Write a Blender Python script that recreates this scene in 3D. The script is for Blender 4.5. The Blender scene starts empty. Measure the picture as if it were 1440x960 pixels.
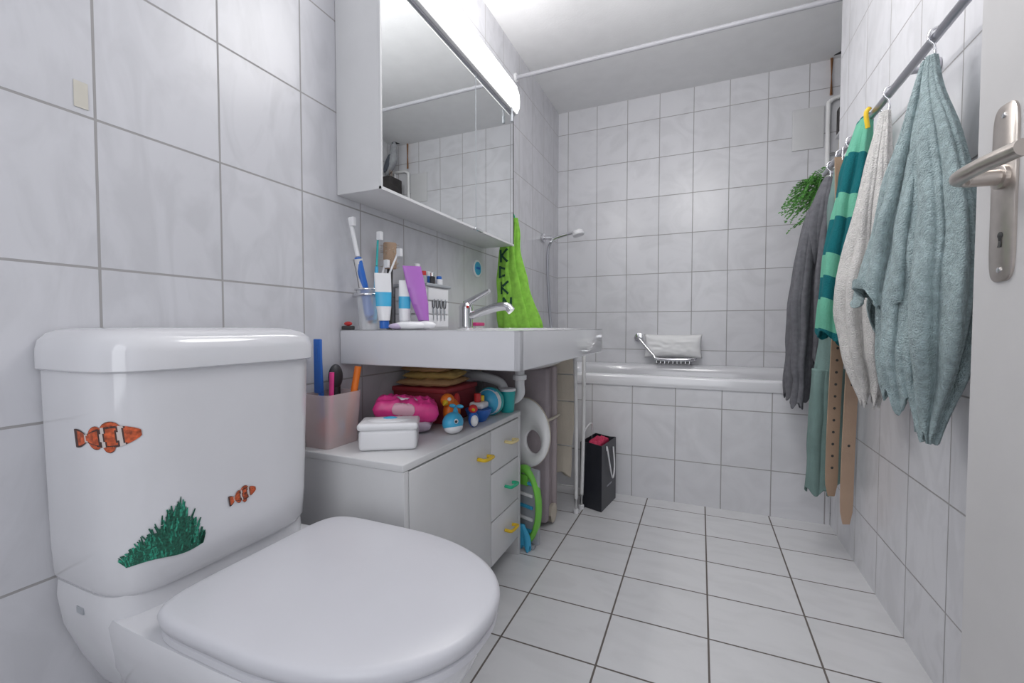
import bpy, bmesh, math, random
from mathutils import Vector, Matrix, noise
from mathutils.bvhtree import BVHTree
random.seed(7)
D=bpy.data; C=bpy.context
S=C.scene
# ------------------------------------------------------------------ materials
def nt(m):
    m.use_nodes=True
    return m.node_tree, m.node_tree.nodes, m.node_tree.links, m.node_tree.nodes['Principled BSDF']
def mat(name,col,rough=.5,metal=0,var=.06,scale=12,bump=0,bscale=200,alpha=1,trans=0,emit=0,coat=0,sheen=0,bdist=.004):
    m=D.materials.new(name); t,n,l,b=nt(m)
    tc=n.new('ShaderNodeTexCoord'); no=n.new('ShaderNodeTexNoise'); no.inputs['Scale'].default_value=scale
    no.inputs['Detail'].default_value=3
    l.new(tc.outputs['Object'],no.inputs['Vector'])
    r=n.new('ShaderNodeValToRGB')
    c=Vector(col)
    r.color_ramp.elements[0].position=.3; r.color_ramp.elements[1].position=.7
    r.color_ramp.elements[0].color=(*(c*(1-var)),1); r.color_ramp.elements[1].color=(*[min(1,x*(1+var)) for x in c],1)
    l.new(no.outputs['Fac'],r.inputs['Fac']); l.new(r.outputs['Color'],b.inputs['Base Color'])
    b.inputs['Roughness'].default_value=rough; b.inputs['Metallic'].default_value=metal
    b.inputs['Coat Weight'].default_value=coat
    b.inputs['Sheen Weight'].default_value=sheen
    b.inputs['Alpha'].default_value=alpha; b.inputs['Transmission Weight'].default_value=trans
    if emit:
        l.new(r.outputs['Color'],b.inputs['Emission Color']); b.inputs['Emission Strength'].default_value=emit
    if bump:
        n2=n.new('ShaderNodeTexNoise'); n2.inputs['Scale'].default_value=bscale; n2.inputs['Detail'].default_value=2
        l.new(tc.outputs['Object'],n2.inputs['Vector'])
        bp=n.new('ShaderNodeBump'); bp.inputs['Strength'].default_value=bump; bp.inputs['Distance'].default_value=bdist
        l.new(n2.outputs['Fac'],bp.inputs['Height']); l.new(bp.outputs['Normal'],b.inputs['Normal'])
    return m
def tilemat(name,ax,ay,ox,oy,w,h,base,grout,rough=.26,mort=.0021,vein=.08):
    m=D.materials.new(name); t,n,l,b=nt(m)
    g=n.new('ShaderNodeNewGeometry'); s=n.new('ShaderNodeSeparateXYZ'); l.new(g.outputs['Position'],s.inputs[0])
    def off(i,o):
        a=n.new('ShaderNodeMath'); a.operation='SUBTRACT'; l.new(s.outputs[i],a.inputs[0]); a.inputs[1].default_value=o-40*(w if i==ax else h)
        return a
    a1=off(ax,ox); a2=off(ay,oy); cb=n.new('ShaderNodeCombineXYZ'); l.new(a1.outputs[0],cb.inputs[0]); l.new(a2.outputs[0],cb.inputs[1])
    br=n.new('ShaderNodeTexBrick'); br.offset=0; br.squash=1; l.new(cb.outputs[0],br.inputs['Vector'])
    br.inputs['Scale'].default_value=1; br.inputs['Brick Width'].default_value=w; br.inputs['Row Height'].default_value=h
    br.inputs['Mortar Size'].default_value=mort; br.inputs['Mortar Smooth'].default_value=.15; br.inputs['Bias'].default_value=0
    br.inputs['Color1'].default_value=(.96,.96,.96,1); br.inputs['Color2'].default_value=(1,1,1,1)
    mp=n.new('ShaderNodeMapping'); l.new(g.outputs['Position'],mp.inputs['Vector']); mp.inputs['Rotation'].default_value=(.6,.4,.7); mp.inputs['Scale'].default_value=(1,2.6,1.2)
    no=n.new('ShaderNodeTexNoise'); no.inputs['Scale'].default_value=4.5; no.inputs['Detail'].default_value=6; no.inputs['Distortion'].default_value=1.6
    l.new(mp.outputs[0],no.inputs['Vector'])
    r=n.new('ShaderNodeValToRGB'); e=r.color_ramp.elements
    c=Vector(base); e[0].position=.36; e[0].color=(*(c*(1-vein)),1); e[1].position=.56; e[1].color=(*c,1)
    l.new(no.outputs['Fac'],r.inputs['Fac'])
    mu=n.new('ShaderNodeMix'); mu.data_type='RGBA'; mu.blend_type='MULTIPLY'; mu.inputs[0].default_value=1
    l.new(r.outputs['Color'],mu.inputs[6]); l.new(br.outputs['Color'],mu.inputs[7])
    mx=n.new('ShaderNodeMix'); mx.data_type='RGBA'; l.new(br.outputs['Fac'],mx.inputs[0]); l.new(mu.outputs[2],mx.inputs[6]); mx.inputs[7].default_value=(*grout,1)
    l.new(mx.outputs[2],b.inputs['Base Color'])
    rr=n.new('ShaderNodeMapRange'); l.new(br.outputs['Fac'],rr.inputs[0]); rr.inputs[3].default_value=rough; rr.inputs[4].default_value=.8
    l.new(rr.outputs[0],b.inputs['Roughness'])
    inv=n.new('ShaderNodeMath'); inv.operation='SUBTRACT'; inv.inputs[0].default_value=1; l.new(br.outputs['Fac'],inv.inputs[1])
    bp=n.new('ShaderNodeBump'); bp.inputs['Strength'].default_value=.5; bp.inputs['Distance'].default_value=.002
    l.new(inv.outputs[0],bp.inputs['Height']); l.new(bp.outputs['Normal'],b.inputs['Normal'])
    return m
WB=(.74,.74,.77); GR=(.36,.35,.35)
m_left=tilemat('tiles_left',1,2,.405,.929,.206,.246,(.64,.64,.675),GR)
m_right=tilemat('tiles_right',1,2,1.26,.931,.206,.246,WB,GR)
m_back=tilemat('tiles_back',0,2,-.457,.931,.2015,.247,WB,GR)
m_tubf=tilemat('tiles_tub',0,2,-.302,.458,.198,.256,WB,GR)
m_floor=tilemat('tiles_floor',0,1,.03,1.674,.256,.21,(.70,.70,.715),(.14,.12,.11),rough=.25,mort=.0026,vein=.05)
m_ceil=mat('ceiling_paint',(.83,.83,.84),.9,bump=.15,bscale=90,var=.02)
m_ceram=mat('ceramic_white',(.68,.68,.71),.12,coat=.4,var=.01)
m_seat=mat('seat_plastic',(.60,.60,.64),.3,var=.01)
m_white=mat('white_laminate',(.66,.66,.67),.4,var=.02)
m_door=mat('door_paint',(.60,.59,.59),.45,var=.02)
m_chrome=mat('chrome',(.75,.75,.77),.12,1,var=.02)
m_steel=mat('brushed_steel',(.60,.55,.51),.32,1,var=.05,scale=60)
m_rail=mat('rail_metal',(.45,.45,.49),.3,.9,var=.03)
m_mirror=mat('mirror_glass',(.88,.90,.90),.01,1,var=0)
m_dark=mat('dark_gap',(.05,.05,.05),.7)
m_lamp=mat('lamp_diffuser',(1,.99,.97),.4,emit=1.5,var=0)
m_black=mat('black_matte',(.025,.025,.03),.45)
m_yellow=mat('yellow_plastic',(.80,.53,.02),.35)
m_pyel=mat('pale_yellow_plastic',(.75,.62,.30),.35)
m_green=mat('green_plastic',(.02,.48,.25),.35)
m_lime=mat('lime_plastic',(.20,.60,.08),.4)
m_blue=mat('blue_plastic',(.02,.13,.50),.35)
m_lblue=mat('light_blue_plastic',(.06,.42,.68),.35)
m_teal=mat('teal_plastic',(.02,.40,.40),.35)
m_orange=mat('orange_plastic',(.85,.20,.02),.4)
m_red=mat('red_plastic',(.55,.03,.03),.4)
m_pink=mat('pink_wrap',(.80,.05,.28),.3,var=.15,scale=30)
m_purple=mat('purple_tube',(.40,.14,.50),.35)
m_wp=mat('white_plastic',(.78,.78,.80),.3,var=.01)
m_bw=mat('bright_white_plastic',(.90,.90,.90),.35,var=.01)
m_grey=mat('grey_plastic',(.38,.40,.43),.45)
m_pinkclear=mat('frosted_pink_plastic',(.84,.70,.70),.25,alpha=.42)
m_glass=mat('clear_glass',(.9,.93,.95),.05,alpha=.3)
m_beige=mat('beige_cloth',(.62,.56,.47),.9,bump=.4,bscale=300)
m_tan=mat('tan_towel',(.60,.37,.18),.95,bump=.8,bscale=350,var=.12)
m_brown=mat('brown_felt',(.33,.28,.29),.9,bump=.4)
m_leather=mat('tan_leather',(.42,.29,.20),.6,bump=.2)
m_tealtowel=mat('teal_terry',(.35,.445,.46),1,bump=1,bscale=300,var=.20,scale=70,sheen=.1,bdist=.007)
m_whitetowel=mat('white_terry',(.72,.70,.68),1,bump=1,bscale=300,var=.10,scale=70,sheen=.1,bdist=.007)
m_hoodie=mat('grey_jersey',(.13,.13,.145),.95,bump=.4,var=.15,scale=60)
m_pants=mat('sage_cotton',(.17,.26,.245),.95,bump=.4,var=.12)
m_limetowel=mat('lime_terry',(.26,.57,.07),1,bump=.8,bscale=400,var=.15,scale=40)
m_leaf=mat('fern_leaf',(.10,.30,.06),.5,var=.5,scale=40)
m_stk_o=mat('sticker_orange',(.48,.085,.025),.5,var=.5,scale=160)
m_stk_w=mat('sticker_white',(.58,.52,.50),.5)
m_stk_k=mat('sticker_black',(.06,.025,.02),.5)
m_stk_g=mat('sticker_coral',(.006,.09,.055),.5,var=.6,scale=300)
m_stk_g2=mat('sticker_coral_light',(.02,.25,.16),.5,var=.5,scale=300)
def stripemat():
    m=D.materials.new('striped_terry'); t,n,l,b=nt(m)
    g=n.new('ShaderNodeNewGeometry'); s=n.new('ShaderNodeSeparateXYZ'); l.new(g.outputs['Position'],s.inputs[0])
    a=n.new('ShaderNodeMath'); a.operation='MULTIPLY_ADD'; l.new(s.outputs[0],a.inputs[0]); a.inputs[1].default_value=.45; l.new(s.outputs[2],a.inputs[2])
    mr=n.new('ShaderNodeMapRange'); l.new(a.outputs[0],mr.inputs[0]); mr.inputs[1].default_value=.90; mr.inputs[2].default_value=1.70
    r=n.new('ShaderNodeValToRGB'); r.color_ramp.interpolation='CONSTANT'
    dk=(.0,.13,.15,1); lt=(.15,.47,.33,1)
    st=[(0,dk),(.10,lt),(.22,dk),(.31,lt),(.40,dk),(.55,lt),(.64,dk),(.80,lt),(.93,dk)]
    e=r.color_ramp.elements; e[0].position=0; e[0].color=dk; e[1].position=.10; e[1].color=lt
    for p,c in st[2:]:
        x=e.new(p); x.color=c
    l.new(mr.outputs[0],r.inputs[0]); l.new(r.outputs[0],b.inputs['Base Color']); b.inputs['Roughness'].default_value=1
    n2=n.new('ShaderNodeTexNoise'); n2.inputs['Scale'].default_value=400; l.new(g.outputs['Position'],n2.inputs['Vector'])
    bp=n.new('ShaderNodeBump'); bp.inputs['Strength'].default_value=.8; bp.inputs['Distance'].default_value=.004
    l.new(n2.outputs['Fac'],bp.inputs['Height']); l.new(bp.outputs['Normal'],b.inputs['Normal'])
    return m
m_stripe=stripemat()
# ------------------------------------------------------------------ helpers
def link(o,parent=None):
    C.collection.objects.link(o)
    if parent is not None:
        o.parent=parent; o.matrix_parent_inverse=Matrix.Translation(parent.location).inverted()
    return o
def empty(name,loc=(0,0,0)):
    e=D.objects.new(name,None); e.location=loc; e.empty_display_size=.05; C.collection.objects.link(e); return e
def fin(name,bm,m,parent,smooth=True,ang=.6):
    bmesh.ops.recalc_face_normals(bm,faces=bm.faces)
    me=D.meshes.new(name); bm.to_mesh(me); bm.free()
    for mm in (m if isinstance(m,(list,tuple)) else [m]): me.materials.append(mm)
    if smooth:
        for p in me.polygons: p.use_smooth=True
        try: me.set_sharp_from_angle(angle=ang)
        except Exception: pass
    o=D.objects.new(name,me); return link(o,parent)
def box(name,x0,x1,y0,y1,z0,z1,m,parent=None,bev=0,seg=3,rot=0,tilt=None,taper=None):
    bm=bmesh.new(); bmesh.ops.create_cube(bm,size=1)
    c=Vector(((x0+x1)/2,(y0+y1)/2,(z0+z1)/2))
    for v in bm.verts:
        k=1
        if taper and v.co.z>0: k=taper
        v.co=Vector((v.co.x*(x1-x0)*k,v.co.y*(y1-y0)*k,v.co.z*(z1-z0)))
    if bev: bmesh.ops.bevel(bm,geom=bm.edges[:]+bm.verts[:],offset=bev,segments=seg,profile=.5,affect='EDGES',clamp_overlap=True)
    R=Matrix.Rotation(rot,3,'Z')
    if tilt: R=R@Matrix.Rotation(tilt[1],3,tilt[0])
    for v in bm.verts: v.co=R@v.co+c
    return fin(name,bm,m,parent)
def frame_of(d):
    d=d.normalized(); up=Vector((0,0,1)) if abs(d.z)<.95 else Vector((1,0,0))
    a=d.cross(up).normalized(); b=a.cross(d).normalized(); return a,b
def rev(name,p0,p1,prof,m,parent=None,n=28,sx=1,sy=1):
    p0=Vector(p0);p1=Vector(p1);d=p1-p0; a,b=frame_of(d)
    bm=bmesh.new(); rings=[]
    for t,r in prof:
        rings.append([bm.verts.new(p0+d*t+a*math.cos(2*math.pi*i/n)*r*sx+b*math.sin(2*math.pi*i/n)*r*sy) for i in range(n)])
    for A,B in zip(rings,rings[1:]):
        for i in range(n): bm.faces.new((A[i],A[(i+1)%n],B[(i+1)%n],B[i]))
    bm.faces.new(rings[0][::-1]); bm.faces.new(rings[-1])
    return fin(name,bm,m,parent)
def cyl(name,p0,p1,r,m,parent=None,r2=None,n=24):
    r2=r if r2 is None else r2
    L=(Vector(p1)-Vector(p0)).length; e=min(r*.15,L*.1)/L
    return rev(name,p0,p1,[(0,r*.88),(e,r),(1-e,r2),(1,r2*.88)],m,parent,n)
def ell(name,c,rx,ry,rz,m,parent=None,rot=0,tilt=0):
    bm=bmesh.new(); bmesh.ops.create_uvsphere(bm,u_segments=28,v_segments=18,radius=1)
    R=Matrix.Rotation(rot,3,'Z')@Matrix.Rotation(tilt,3,'Y')
    for v in bm.verts: v.co=R@Vector((v.co.x*rx,v.co.y*ry,v.co.z*rz))+Vector(c)
    return fin(name,bm,m,parent)
def catmull(pts,k=8):
    P=[Vector(p) for p in pts]; P=[P[0]*2-P[1]]+P+[P[-1]*2-P[-2]]; out=[]
    for i in range(1,len(P)-2):
        for j in range(k):
            t=j/k; a,b,c,d=P[i-1:i+3]
            out.append(.5*((2*b)+(c-a)*t+(2*a-5*b+4*c-d)*t*t+(3*b-a-3*c+d)*t**3))
    out.append(P[-2]); return out
def tube(name,pts,r,m,parent=None,smooth=True,n=12,k=8,rs=None):
    P=catmull(pts,k) if smooth else [Vector(p) for p in pts]
    bm=bmesh.new(); rings=[]; prev=None
    for i,p in enumerate(P):
        d=(P[min(i+1,len(P)-1)]-P[max(i-1,0)]).normalized()
        if prev is None: a,b=frame_of(d)
        else:
            a=(prev-d*prev.dot(d)).normalized(); b=d.cross(a).normalized()
        prev=a
        rr=r if rs is None else rs[0]+(rs[1]-rs[0])*i/(len(P)-1)
        rings.append([bm.verts.new(p+(a*math.cos(2*math.pi*j/n)+b*math.sin(2*math.pi*j/n))*rr) for j in range(n)])
    for A,B in zip(rings,rings[1:]):
        for i in range(n): bm.faces.new((A[i],A[(i+1)%n],B[(i+1)%n],B[i]))
    bm.faces.new(rings[0][::-1]); bm.faces.new(rings[-1])
    return fin(name,bm,m,parent)
def loft(name,rings,m,parent=None,cap0=True,cap1=True,ang=.7):
    bm=bmesh.new(); R=[[bm.verts.new(p) for p in r] for r in rings]; n=len(R[0])
    for A,B in zip(R,R[1:]):
        for i in range(n): bm.faces.new((A[i],A[(i+1)%n],B[(i+1)%n],B[i]))
    if cap0: bm.faces.new(R[0][::-1])
    if cap1: bm.faces.new(R[-1])
    return fin(name,bm,m,parent,ang=ang)
def egg(xb,xf,yc,w,z,nb=5,nf=2.1,n=96,kc=.5):
    xc=xb+kc*(xf-xb); out=[]
    for i in range(n):
        th=2*math.pi*i/n; c,s=math.cos(th),math.sin(th)
        e=2/(nf if c>0 else nb)
        x=xc+(xf-xc if c>0 else xc-xb)*math.copysign(abs(c)**e,c)
        y=yc+w*math.copysign(abs(s)**e,s)
        out.append(Vector((x,y,z)))
    return out
def drape(name,rows,m,parent,folds=5,amp=.18,seed=0,slant=0,sdir=0,nz=90,n=168,thick=.004,rib=0,hem=.012):
    """hanging gathered cloth with rounded folds and creased valleys. rows=(z,cx,cy,hx,hy)"""
    rnd=random.Random(seed); ph=[rnd.uniform(0,6.28) for _ in range(6)]
    rows=sorted(rows,key=lambda r:-r[0]); bm=bmesh.new(); R=[]
    N=len(rows)-1
    def samp(k,t):
        i=min(int(t),N-1); f=t-i
        v=[rows[max(0,min(N,i+q))][k] for q in (-1,0,1,2)]
        a,b,c,d=v; return .5*((2*b)+(c-a)*f+(2*a-5*b+4*c-d)*f*f+(3*b-a-3*c+d)*f**3)
    for j in range(nz+1):
        t=j/nz*N; q=j/nz
        z,cx,cy,hx,hy=[samp(k,t) for k in range(5)]
        ring=[]
        for i in range(n):
            th=2*math.pi*i/n
            A=amp*(.5+.5*min(1,q*2.5))
            fe=folds+folds%2
            w1=abs(math.sin(fe*th/2+q*.5+.35*math.sin(th+ph[4])))
            w2=abs(math.sin((fe+2)*th/2+ph[1]-q*1.1+.6*math.sin(th+ph[5])))
            f=1+A*(1.7*w1**.8-1.0)+A*.8*(w2-.6)+A*.35*math.sin(2*th+ph[2]+q*2)
            zz=z-(q**3)*slant*math.cos(th-sdir)-(q**4)*hem*math.sin(folds*th+ph[3])
            if rib: f+=rib*math.sin(zz*210+2*math.sin(th*2))
            x=cx+hx*f*math.cos(th); y=cy+hy*f*math.sin(th)
            w=noise.noise(Vector((x*14,y*14,zz*9+seed)))*.009*min(1,q*3)
            ring.append(bm.verts.new((min(x+w,.502),y+w,zz)))
        R.append(ring)
    for A_,B_ in zip(R,R[1:]):
        for i in range(n): bm.faces.new((A_[i],A_[(i+1)%n],B_[(i+1)%n],B_[i]))
    bm.faces.new(R[0][::-1])
    o=fin(name,bm,m,parent,ang=3)
    s=o.modifiers.new('thickness','SOLIDIFY'); s.thickness=thick; s.offset=-1
    return o
def decal(name,quads,org,tu,tv,d,target,m,parent,off=.0012):
    C.view_layer.update(); dg=C.evaluated_depsgraph_get(); T=BVHTree.FromObject(target,dg)
    Mi=target.matrix_world.inverted()
    bm=bmesh.new(); org=Vector(org);tu=Vector(tu).normalized();tv=Vector(tv).normalized();d=Vector(d).normalized()
    for q,mi in quads:
        vs=[]
        for u,v in q:
            p=org+tu*u+tv*v-d*.3; h=T.ray_cast(Mi@p,d)
            if h[0] is None: vs=None; break
            vs.append(bm.verts.new(target.matrix_world@h[0]-d*off))
        if vs:
            f=bm.faces.new(vs); f.material_index=mi
    me=D.meshes.new(name); bm.to_mesh(me); bm.free()
    for mm in m: me.materials.append(mm)
    return link(D.objects.new(name,me),parent)

# ------------------------------------------------------------------ room
XL,XR,YB,YT,YN,H=-.93,.51,2.985,2.19,-.8,2.32
box('floor',XL-.1,.95,YN-.1,YB+.1,-.08,0,m_floor)
box('ceiling',XL-.1,.95,YN-.1,YB+.1,H,H+.08,m_ceil)
box('wall_left',XL-.1,XL,YN-.1,YB+.1,0,H,m_left)
box('wall_back',XL,.95,YB,YB+.1,0,H,m_back)
box('wall_right',XR,.80,YN-.1,YT,0,H,m_right)
box('wall_niche',.80,.95,YN-.1,YB,0,H,m_right)
box('wall_front',XL,XR,YN-.1,YN,0,H,m_door)

# door, open against the right wall
dr=empty('door_1',(.43,.5,1))
th=math.radians(5); L=.80
def dp(s,o,z):
    return Vector((.393+s*math.sin(th)-o*math.cos(th), .922-s*math.cos(th)-o*math.sin(th), z))
bm=bmesh.new(); vs=[]
for z in (.012,2.05):
    for s,o in ((0,0),(L,0),(L,-.038),(0,-.038)): vs.append(bm.verts.new(dp(s,o,z)))
for f in ((0,1,2,3),(4,5,6,7),(0,1,5,4),(1,2,6,5),(2,3,7,6),(3,0,4,7)): bm.faces.new([vs[i] for i in f])
bmesh.ops.bevel(bm,geom=bm.edges[:],offset=.002,segments=2,affect='EDGES')
fin('leaf',bm,m_door,dr)
def plate(name,sc,zc,hw,hh,o0,o1,m,parent):
    pts=[]
    for i in range(40):
        t=2*math.pi*i/40; c,s=math.cos(t),math.sin(t)
        pts.append((hw*math.copysign(abs(c)**.55,c),(hh*math.copysign(abs(s)**.22,s))))
    rings=[[dp(sc+a*k,o,zc+b*(1-(1-k)*hw/hh)) for a,b in pts] for o,k in ((o0,1),(o1-.001,1),(o1,.92))]
    return loft(name,rings,m,parent)
plate('escutcheon',.062,1.022,.024,.126,0,.004,m_steel,dr)
for z in (1.132,.912): cyl('screw',dp(.062,.003,z),dp(.062,.0055,z),.004,m_chrome,dr,n=12)
cyl('keyhole',dp(.062,.003,.962),dp(.062,.0048,.962),.0050,m_dark,dr,n=14)
tube('keyslot',[dp(.062,.0042,.962),dp(.062,.0042,.945)],.0028,m_dark,dr,smooth=False)
cyl('lever_neck',dp(.062,.0,1.045),dp(.062,.045,1.045),.011,m_steel,dr)
cyl('lever_rose',dp(.062,.003,1.045),dp(.062,.010,1.045),.017,m_steel,dr)
tube('lever',[dp(.060,.040,1.045),dp(.068,.056,1.045),(dp(.09,.062,1.045)),dp(.13,.060,1.047),dp(.185,.055,1.047)],.0105,m_steel,dr,n=18)

# ------------------------------------------------------------------ toilet
to=empty('toilet',(-.6,.505,.2)); yc=.507
rings=[]
for z,xb,xf,w in ((0,-.90,-.43,.105),(.02,-.90,-.425,.112),(.10,-.90,-.42,.112),(.18,-.90,-.41,.118),(.25,-.90,-.37,.135),(.31,-.90,-.32,.158),(.36,-.90,-.285,.170),(.39,-.90,-.275,.174),(.402,-.90,-.278,.172)):
    rings.append(egg(xb,xf,yc+.006,w,z,nb=6,nf=2.2,kc=.55))
loft('bowl',rings,m_ceram,to)
def rbx(xb,xf,w,z,n=96,ne=7):
    return egg(xb,xf,yc,w,z,nb=24,nf=ne,n=n,kc=.15)
loft('rear_platform',[rbx(-.925,-.76,w,z) for z,w in ((.24,.12),(.30,.145),(.36,.165),(.41,.172),(.435,.170))],m_ceram,to)
cis=loft('cistern',[rbx(-.928,xf,w,z,ne=5.5,n=160) for z,xf,w in ((.424,-.775,.145),(.426,-.765,.155),(.432,-.752,.167),(.444,-.745,.173),(.50,-.742,.176),(.65,-.737,.179),(.775,-.733,.181))],m_ceram,to)
loft('cistern_lid',[rbx(-.928,xf,w,z,ne=5.5,n=160) for z,xf,w in ((.765,-.730,.183),(.768,-.724,.187),(.795,-.724,.187),(.810,-.728,.184),(.821,-.742,.174),(.828,-.765,.155),(.830,-.80,.12))],m_ceram,to)
def lidr(z,g,): return egg(-.712+g,-.258-g,yc+.011,.179-g,z,nb=7,nf=2.25,kc=.42,n=120)
loft('seat_ring',[lidr(.400,.008),lidr(.403,.004),lidr(.412,.004),lidr(.415,.008)],m_seat,to)
loft('seat_lid',[lidr(.417,.006),lidr(.419,.002),lidr(.430,.0),lidr(.435,.002),lidr(.4385,.006),lidr(.440,.012),lidr(.441,.05),lidr(.442,.10)],m_seat,to,ang=1)
for dy in (-.08,.08): cyl('hinge',(-.722,yc+dy-.02,.418),(-.722,yc+dy+.02,.418),.009,m_seat,to)
box('maker_label',-.86,-.842,.3345-.0005,.336,.400,.41,m_grey,to)
def fishq(L,Hh,n=40,nt_=10):
    q=[]
    def hh(s):
        if s<.78: return .5*Hh*(math.sin(math.pi*min(1,(s+.03)/.86))**.6)
        return .5*Hh*(.28+.6*math.sin((s-.78)/.22*1.9))
    for i in range(n):
        s0,s1=i/n,(i+1)/n; sm0=(s0+s1)/2
        for j in range(nt_):
            t0,t1=-1+2*j/nt_,-1+2*(j+1)/nt_
            tm=(t0+t1)/2; sm=sm0+.035*(tm*tm)-.01  # curved bands
            m2=0
            if .25<sm<.31 or .51<sm<.56 or .79<sm<.82: m2=1
            elif .225<sm<.25 or .31<sm<.34 or .485<sm<.51 or .56<sm<.60 or sm>.95: m2=2
            if m2==0 and abs(tm)>.85 and sm>.3: m2=2
            q.append(([(-s0*L,hh(s0)*t0),(-s1*L,hh(s1)*t0),(-s1*L,hh(s1)*t1),(-s0*L,hh(s0)*t1)],m2))
    for a,b,c_,sg,h2 in ((.26,.40,.56,1,.26),(.56,.66,.76,1,.20),(.36,.46,.54,-1,.28),(.58,.68,.76,-1,.2)):
        M=6
        for k in range(M):
            u0=a+(c_-a)*k/M; u1=a+(c_-a)*(k+1)/M
            e0=h2*Hh*.8*math.sin(math.pi*k/M)**.6 if 0<k else 0; e1=h2*Hh*.8*math.sin(math.pi*(k+1)/M)**.6 if k<M-1 else 0
            q.append(([(-u0*L,sg*hh(u0)*.9),(-u1*L,sg*hh(u1)*.9),(-u1*L,sg*(hh(u1)+e1)),(-u0*L,sg*(hh(u0)+e0))],0))
            q.append(([(-u0*L,sg*(hh(u0)+e0*.86)),(-u1*L,sg*(hh(u1)+e1*.86)),(-u1*L,sg*(hh(u1)+e1*1.08)),(-u0*L,sg*(hh(u0)+e0*1.08))],2))
    q.append(([(-.09*L,.10*Hh),(-.13*L,.06*Hh),(-.13*L,.14*Hh),(-.11*L,.18*Hh)],2))
    q.append(([(-.35*L,.03*Hh),(-.42*L,-.18*Hh),(-.45*L,.0*Hh),(-.41*L,.12*Hh)],2))
    return q
d1=(-.80,.60,0); t1=(.60,.80,0)
def rotq(q,a):
    c,s=math.cos(a),math.sin(a); return [([(u*c-v*s,u*s+v*c) for u,v in k],mi) for k,mi in q]
decal('clownfish_sticker',rotq(fishq(.084,.031),.10),(-.755,.375,.678),t1,(0,0,1),d1,cis,[m_stk_o,m_stk_w,m_stk_k],to,.0015)
decal('clownfish_sticker_small',rotq(fishq(.050,.021),.15),(-.74,.538,.538),(0,1,0),(0,0,1),(-1,0,0),cis,[m_stk_o,m_stk_w,m_stk_k],to,.0015)
cq=[]
def ctop(u):
    return -.038+.080*max(0,1-abs((u-.016)/(.062 if u<.016 else .036)))**.7
def cbot(u): return -.040-.004*math.sin(u*60)
for k in range(300):
    u0=random.uniform(-.043,.050); t0=ctop(u0); b0=cbot(u0)
    v0=random.uniform(b0,max(b0+.001,t0-.006)); an=(u0-.01)*8+random.uniform(-.3,.3); Ls=random.uniform(.008,.017); w=random.uniform(.0010,.0022)
    du,dv=math.sin(an),math.cos(an)
    cq.append(([(u0-dv*w,v0+du*w),(u0+dv*w,v0-du*w),(u0+du*Ls+dv*w*.5,v0+dv*Ls-du*w*.5),(u0+du*Ls-dv*w*.5,v0+dv*Ls+du*w*.5)],1 if k%3==0 else 0))
for i in range(24):
    a0=-.045+i*.004; hgt=ctop(a0+.002)
    cq.append(([(a0,cbot(a0)),(a0+.004,cbot(a0+.004)),(a0+.004,max(-.038,hgt-.008)),(a0,max(-.038,hgt-.008))],0))
decal('coral_sticker',cq,(-.74,.396,.519),(0,1,0),(0,0,1),(-1,0,0),cis,[m_stk_g,m_stk_g2],to,.0015)

# ------------------------------------------------------------------ small cabinet
cb=empty('bathroom_cabinet',(-.76,1.12,.3))
x0,x1,y0,y1=-.925,-.615,.785,1.465
box('carcass',x0,x1,y0+.004,y1-.004,.075,.508,m_white,cb)
box('top_board',x0,-.598,y0-.004,y1+.004,.508,.526,m_white,cb,.003)
box('side_panel',x0,-.598,y0-.001,y0+.016,.0,.508,m_white,cb,.001)
box('side_panel_far',x0,-.598,y1-.016,y1+.001,.0,.508,m_white,cb,.001)
box('door',-.615,-.598,y0+.019,1.222,.070,.504,m_white,cb,.002)
for i,(a,b) in enumerate(((.368,.504),(.214,.364),(.070,.210))):
    box('drawer_%d'%(i+1),-.615,-.598,1.226,y1-.019,a,b,m_white,cb,.002)
def arch(n,y,z,m):
    tube(n,[(-.60,y-.032,z+.004),(-.578,y-.030,z+.002),(-.574,y-.012,z),(-.574,y+.012,z-.001),(-.578,y+.030,z-.002),(-.60,y+.032,z-.004)],.0055,m,cb)
arch('door_handle',1.165,.437,m_yellow); arch('drawer_handle_1',1.36,.443,m_pyel); arch('drawer_handle_2',1.36,.292,m_green); arch('drawer_handle_3',1.36,.142,m_yellow)

# ------------------------------------------------------------------ washbasin
wb=empty('washbasin',(-.65,1.4,.77))
ZT=.822
bm=bmesh.new()
bx0,bx1,by0,by1=-.929,-.381,.935,1.852
NX,NY=44,74
cx_,cy_,rx_,ry_=-.615,1.50,.165,.27
def topz(x,y):
    r=math.sqrt(((x-cx_)/rx_)**2+((y-cy_)/ry_)**2)
    if r>=1.14: return 0
    if r>=1: return .006*math.sin(math.pi*(1.14-r)/.14)
    return -.125*(1-r**2.6)
g=[[bm.verts.new((bx0+(bx1-bx0)*i/NX,by0+(by1-by0)*j/NY,ZT+topz(bx0+(bx1-bx0)*i/NX,by0+(by1-by0)*j/NY))) for j in range(NY+1)] for i in range(NX+1)]
for i in range(NX):
    for j in range(NY): bm.faces.new((g[i][j],g[i+1][j],g[i+1][j+1],g[i][j+1]))
fin('basin_top',bm,m_ceram,wb,ang=1)
box('apron_near',bx0,bx1,by0,by0+.02,ZT-.095,ZT+.0005,m_ceram,wb,.004)
box('apron_front',bx1-.02,bx1,by0,by1,ZT-.095,ZT+.0005,m_ceram,wb,.004)
box('apron_far',bx0,bx1,by1-.02,by1,ZT-.095,ZT+.0005,m_ceram,wb,.004)
box('underside',bx0,bx1-.015,by0+.015,by1-.015,ZT-.095,ZT-.09,m_ceram,wb)
rings=[]
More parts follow.
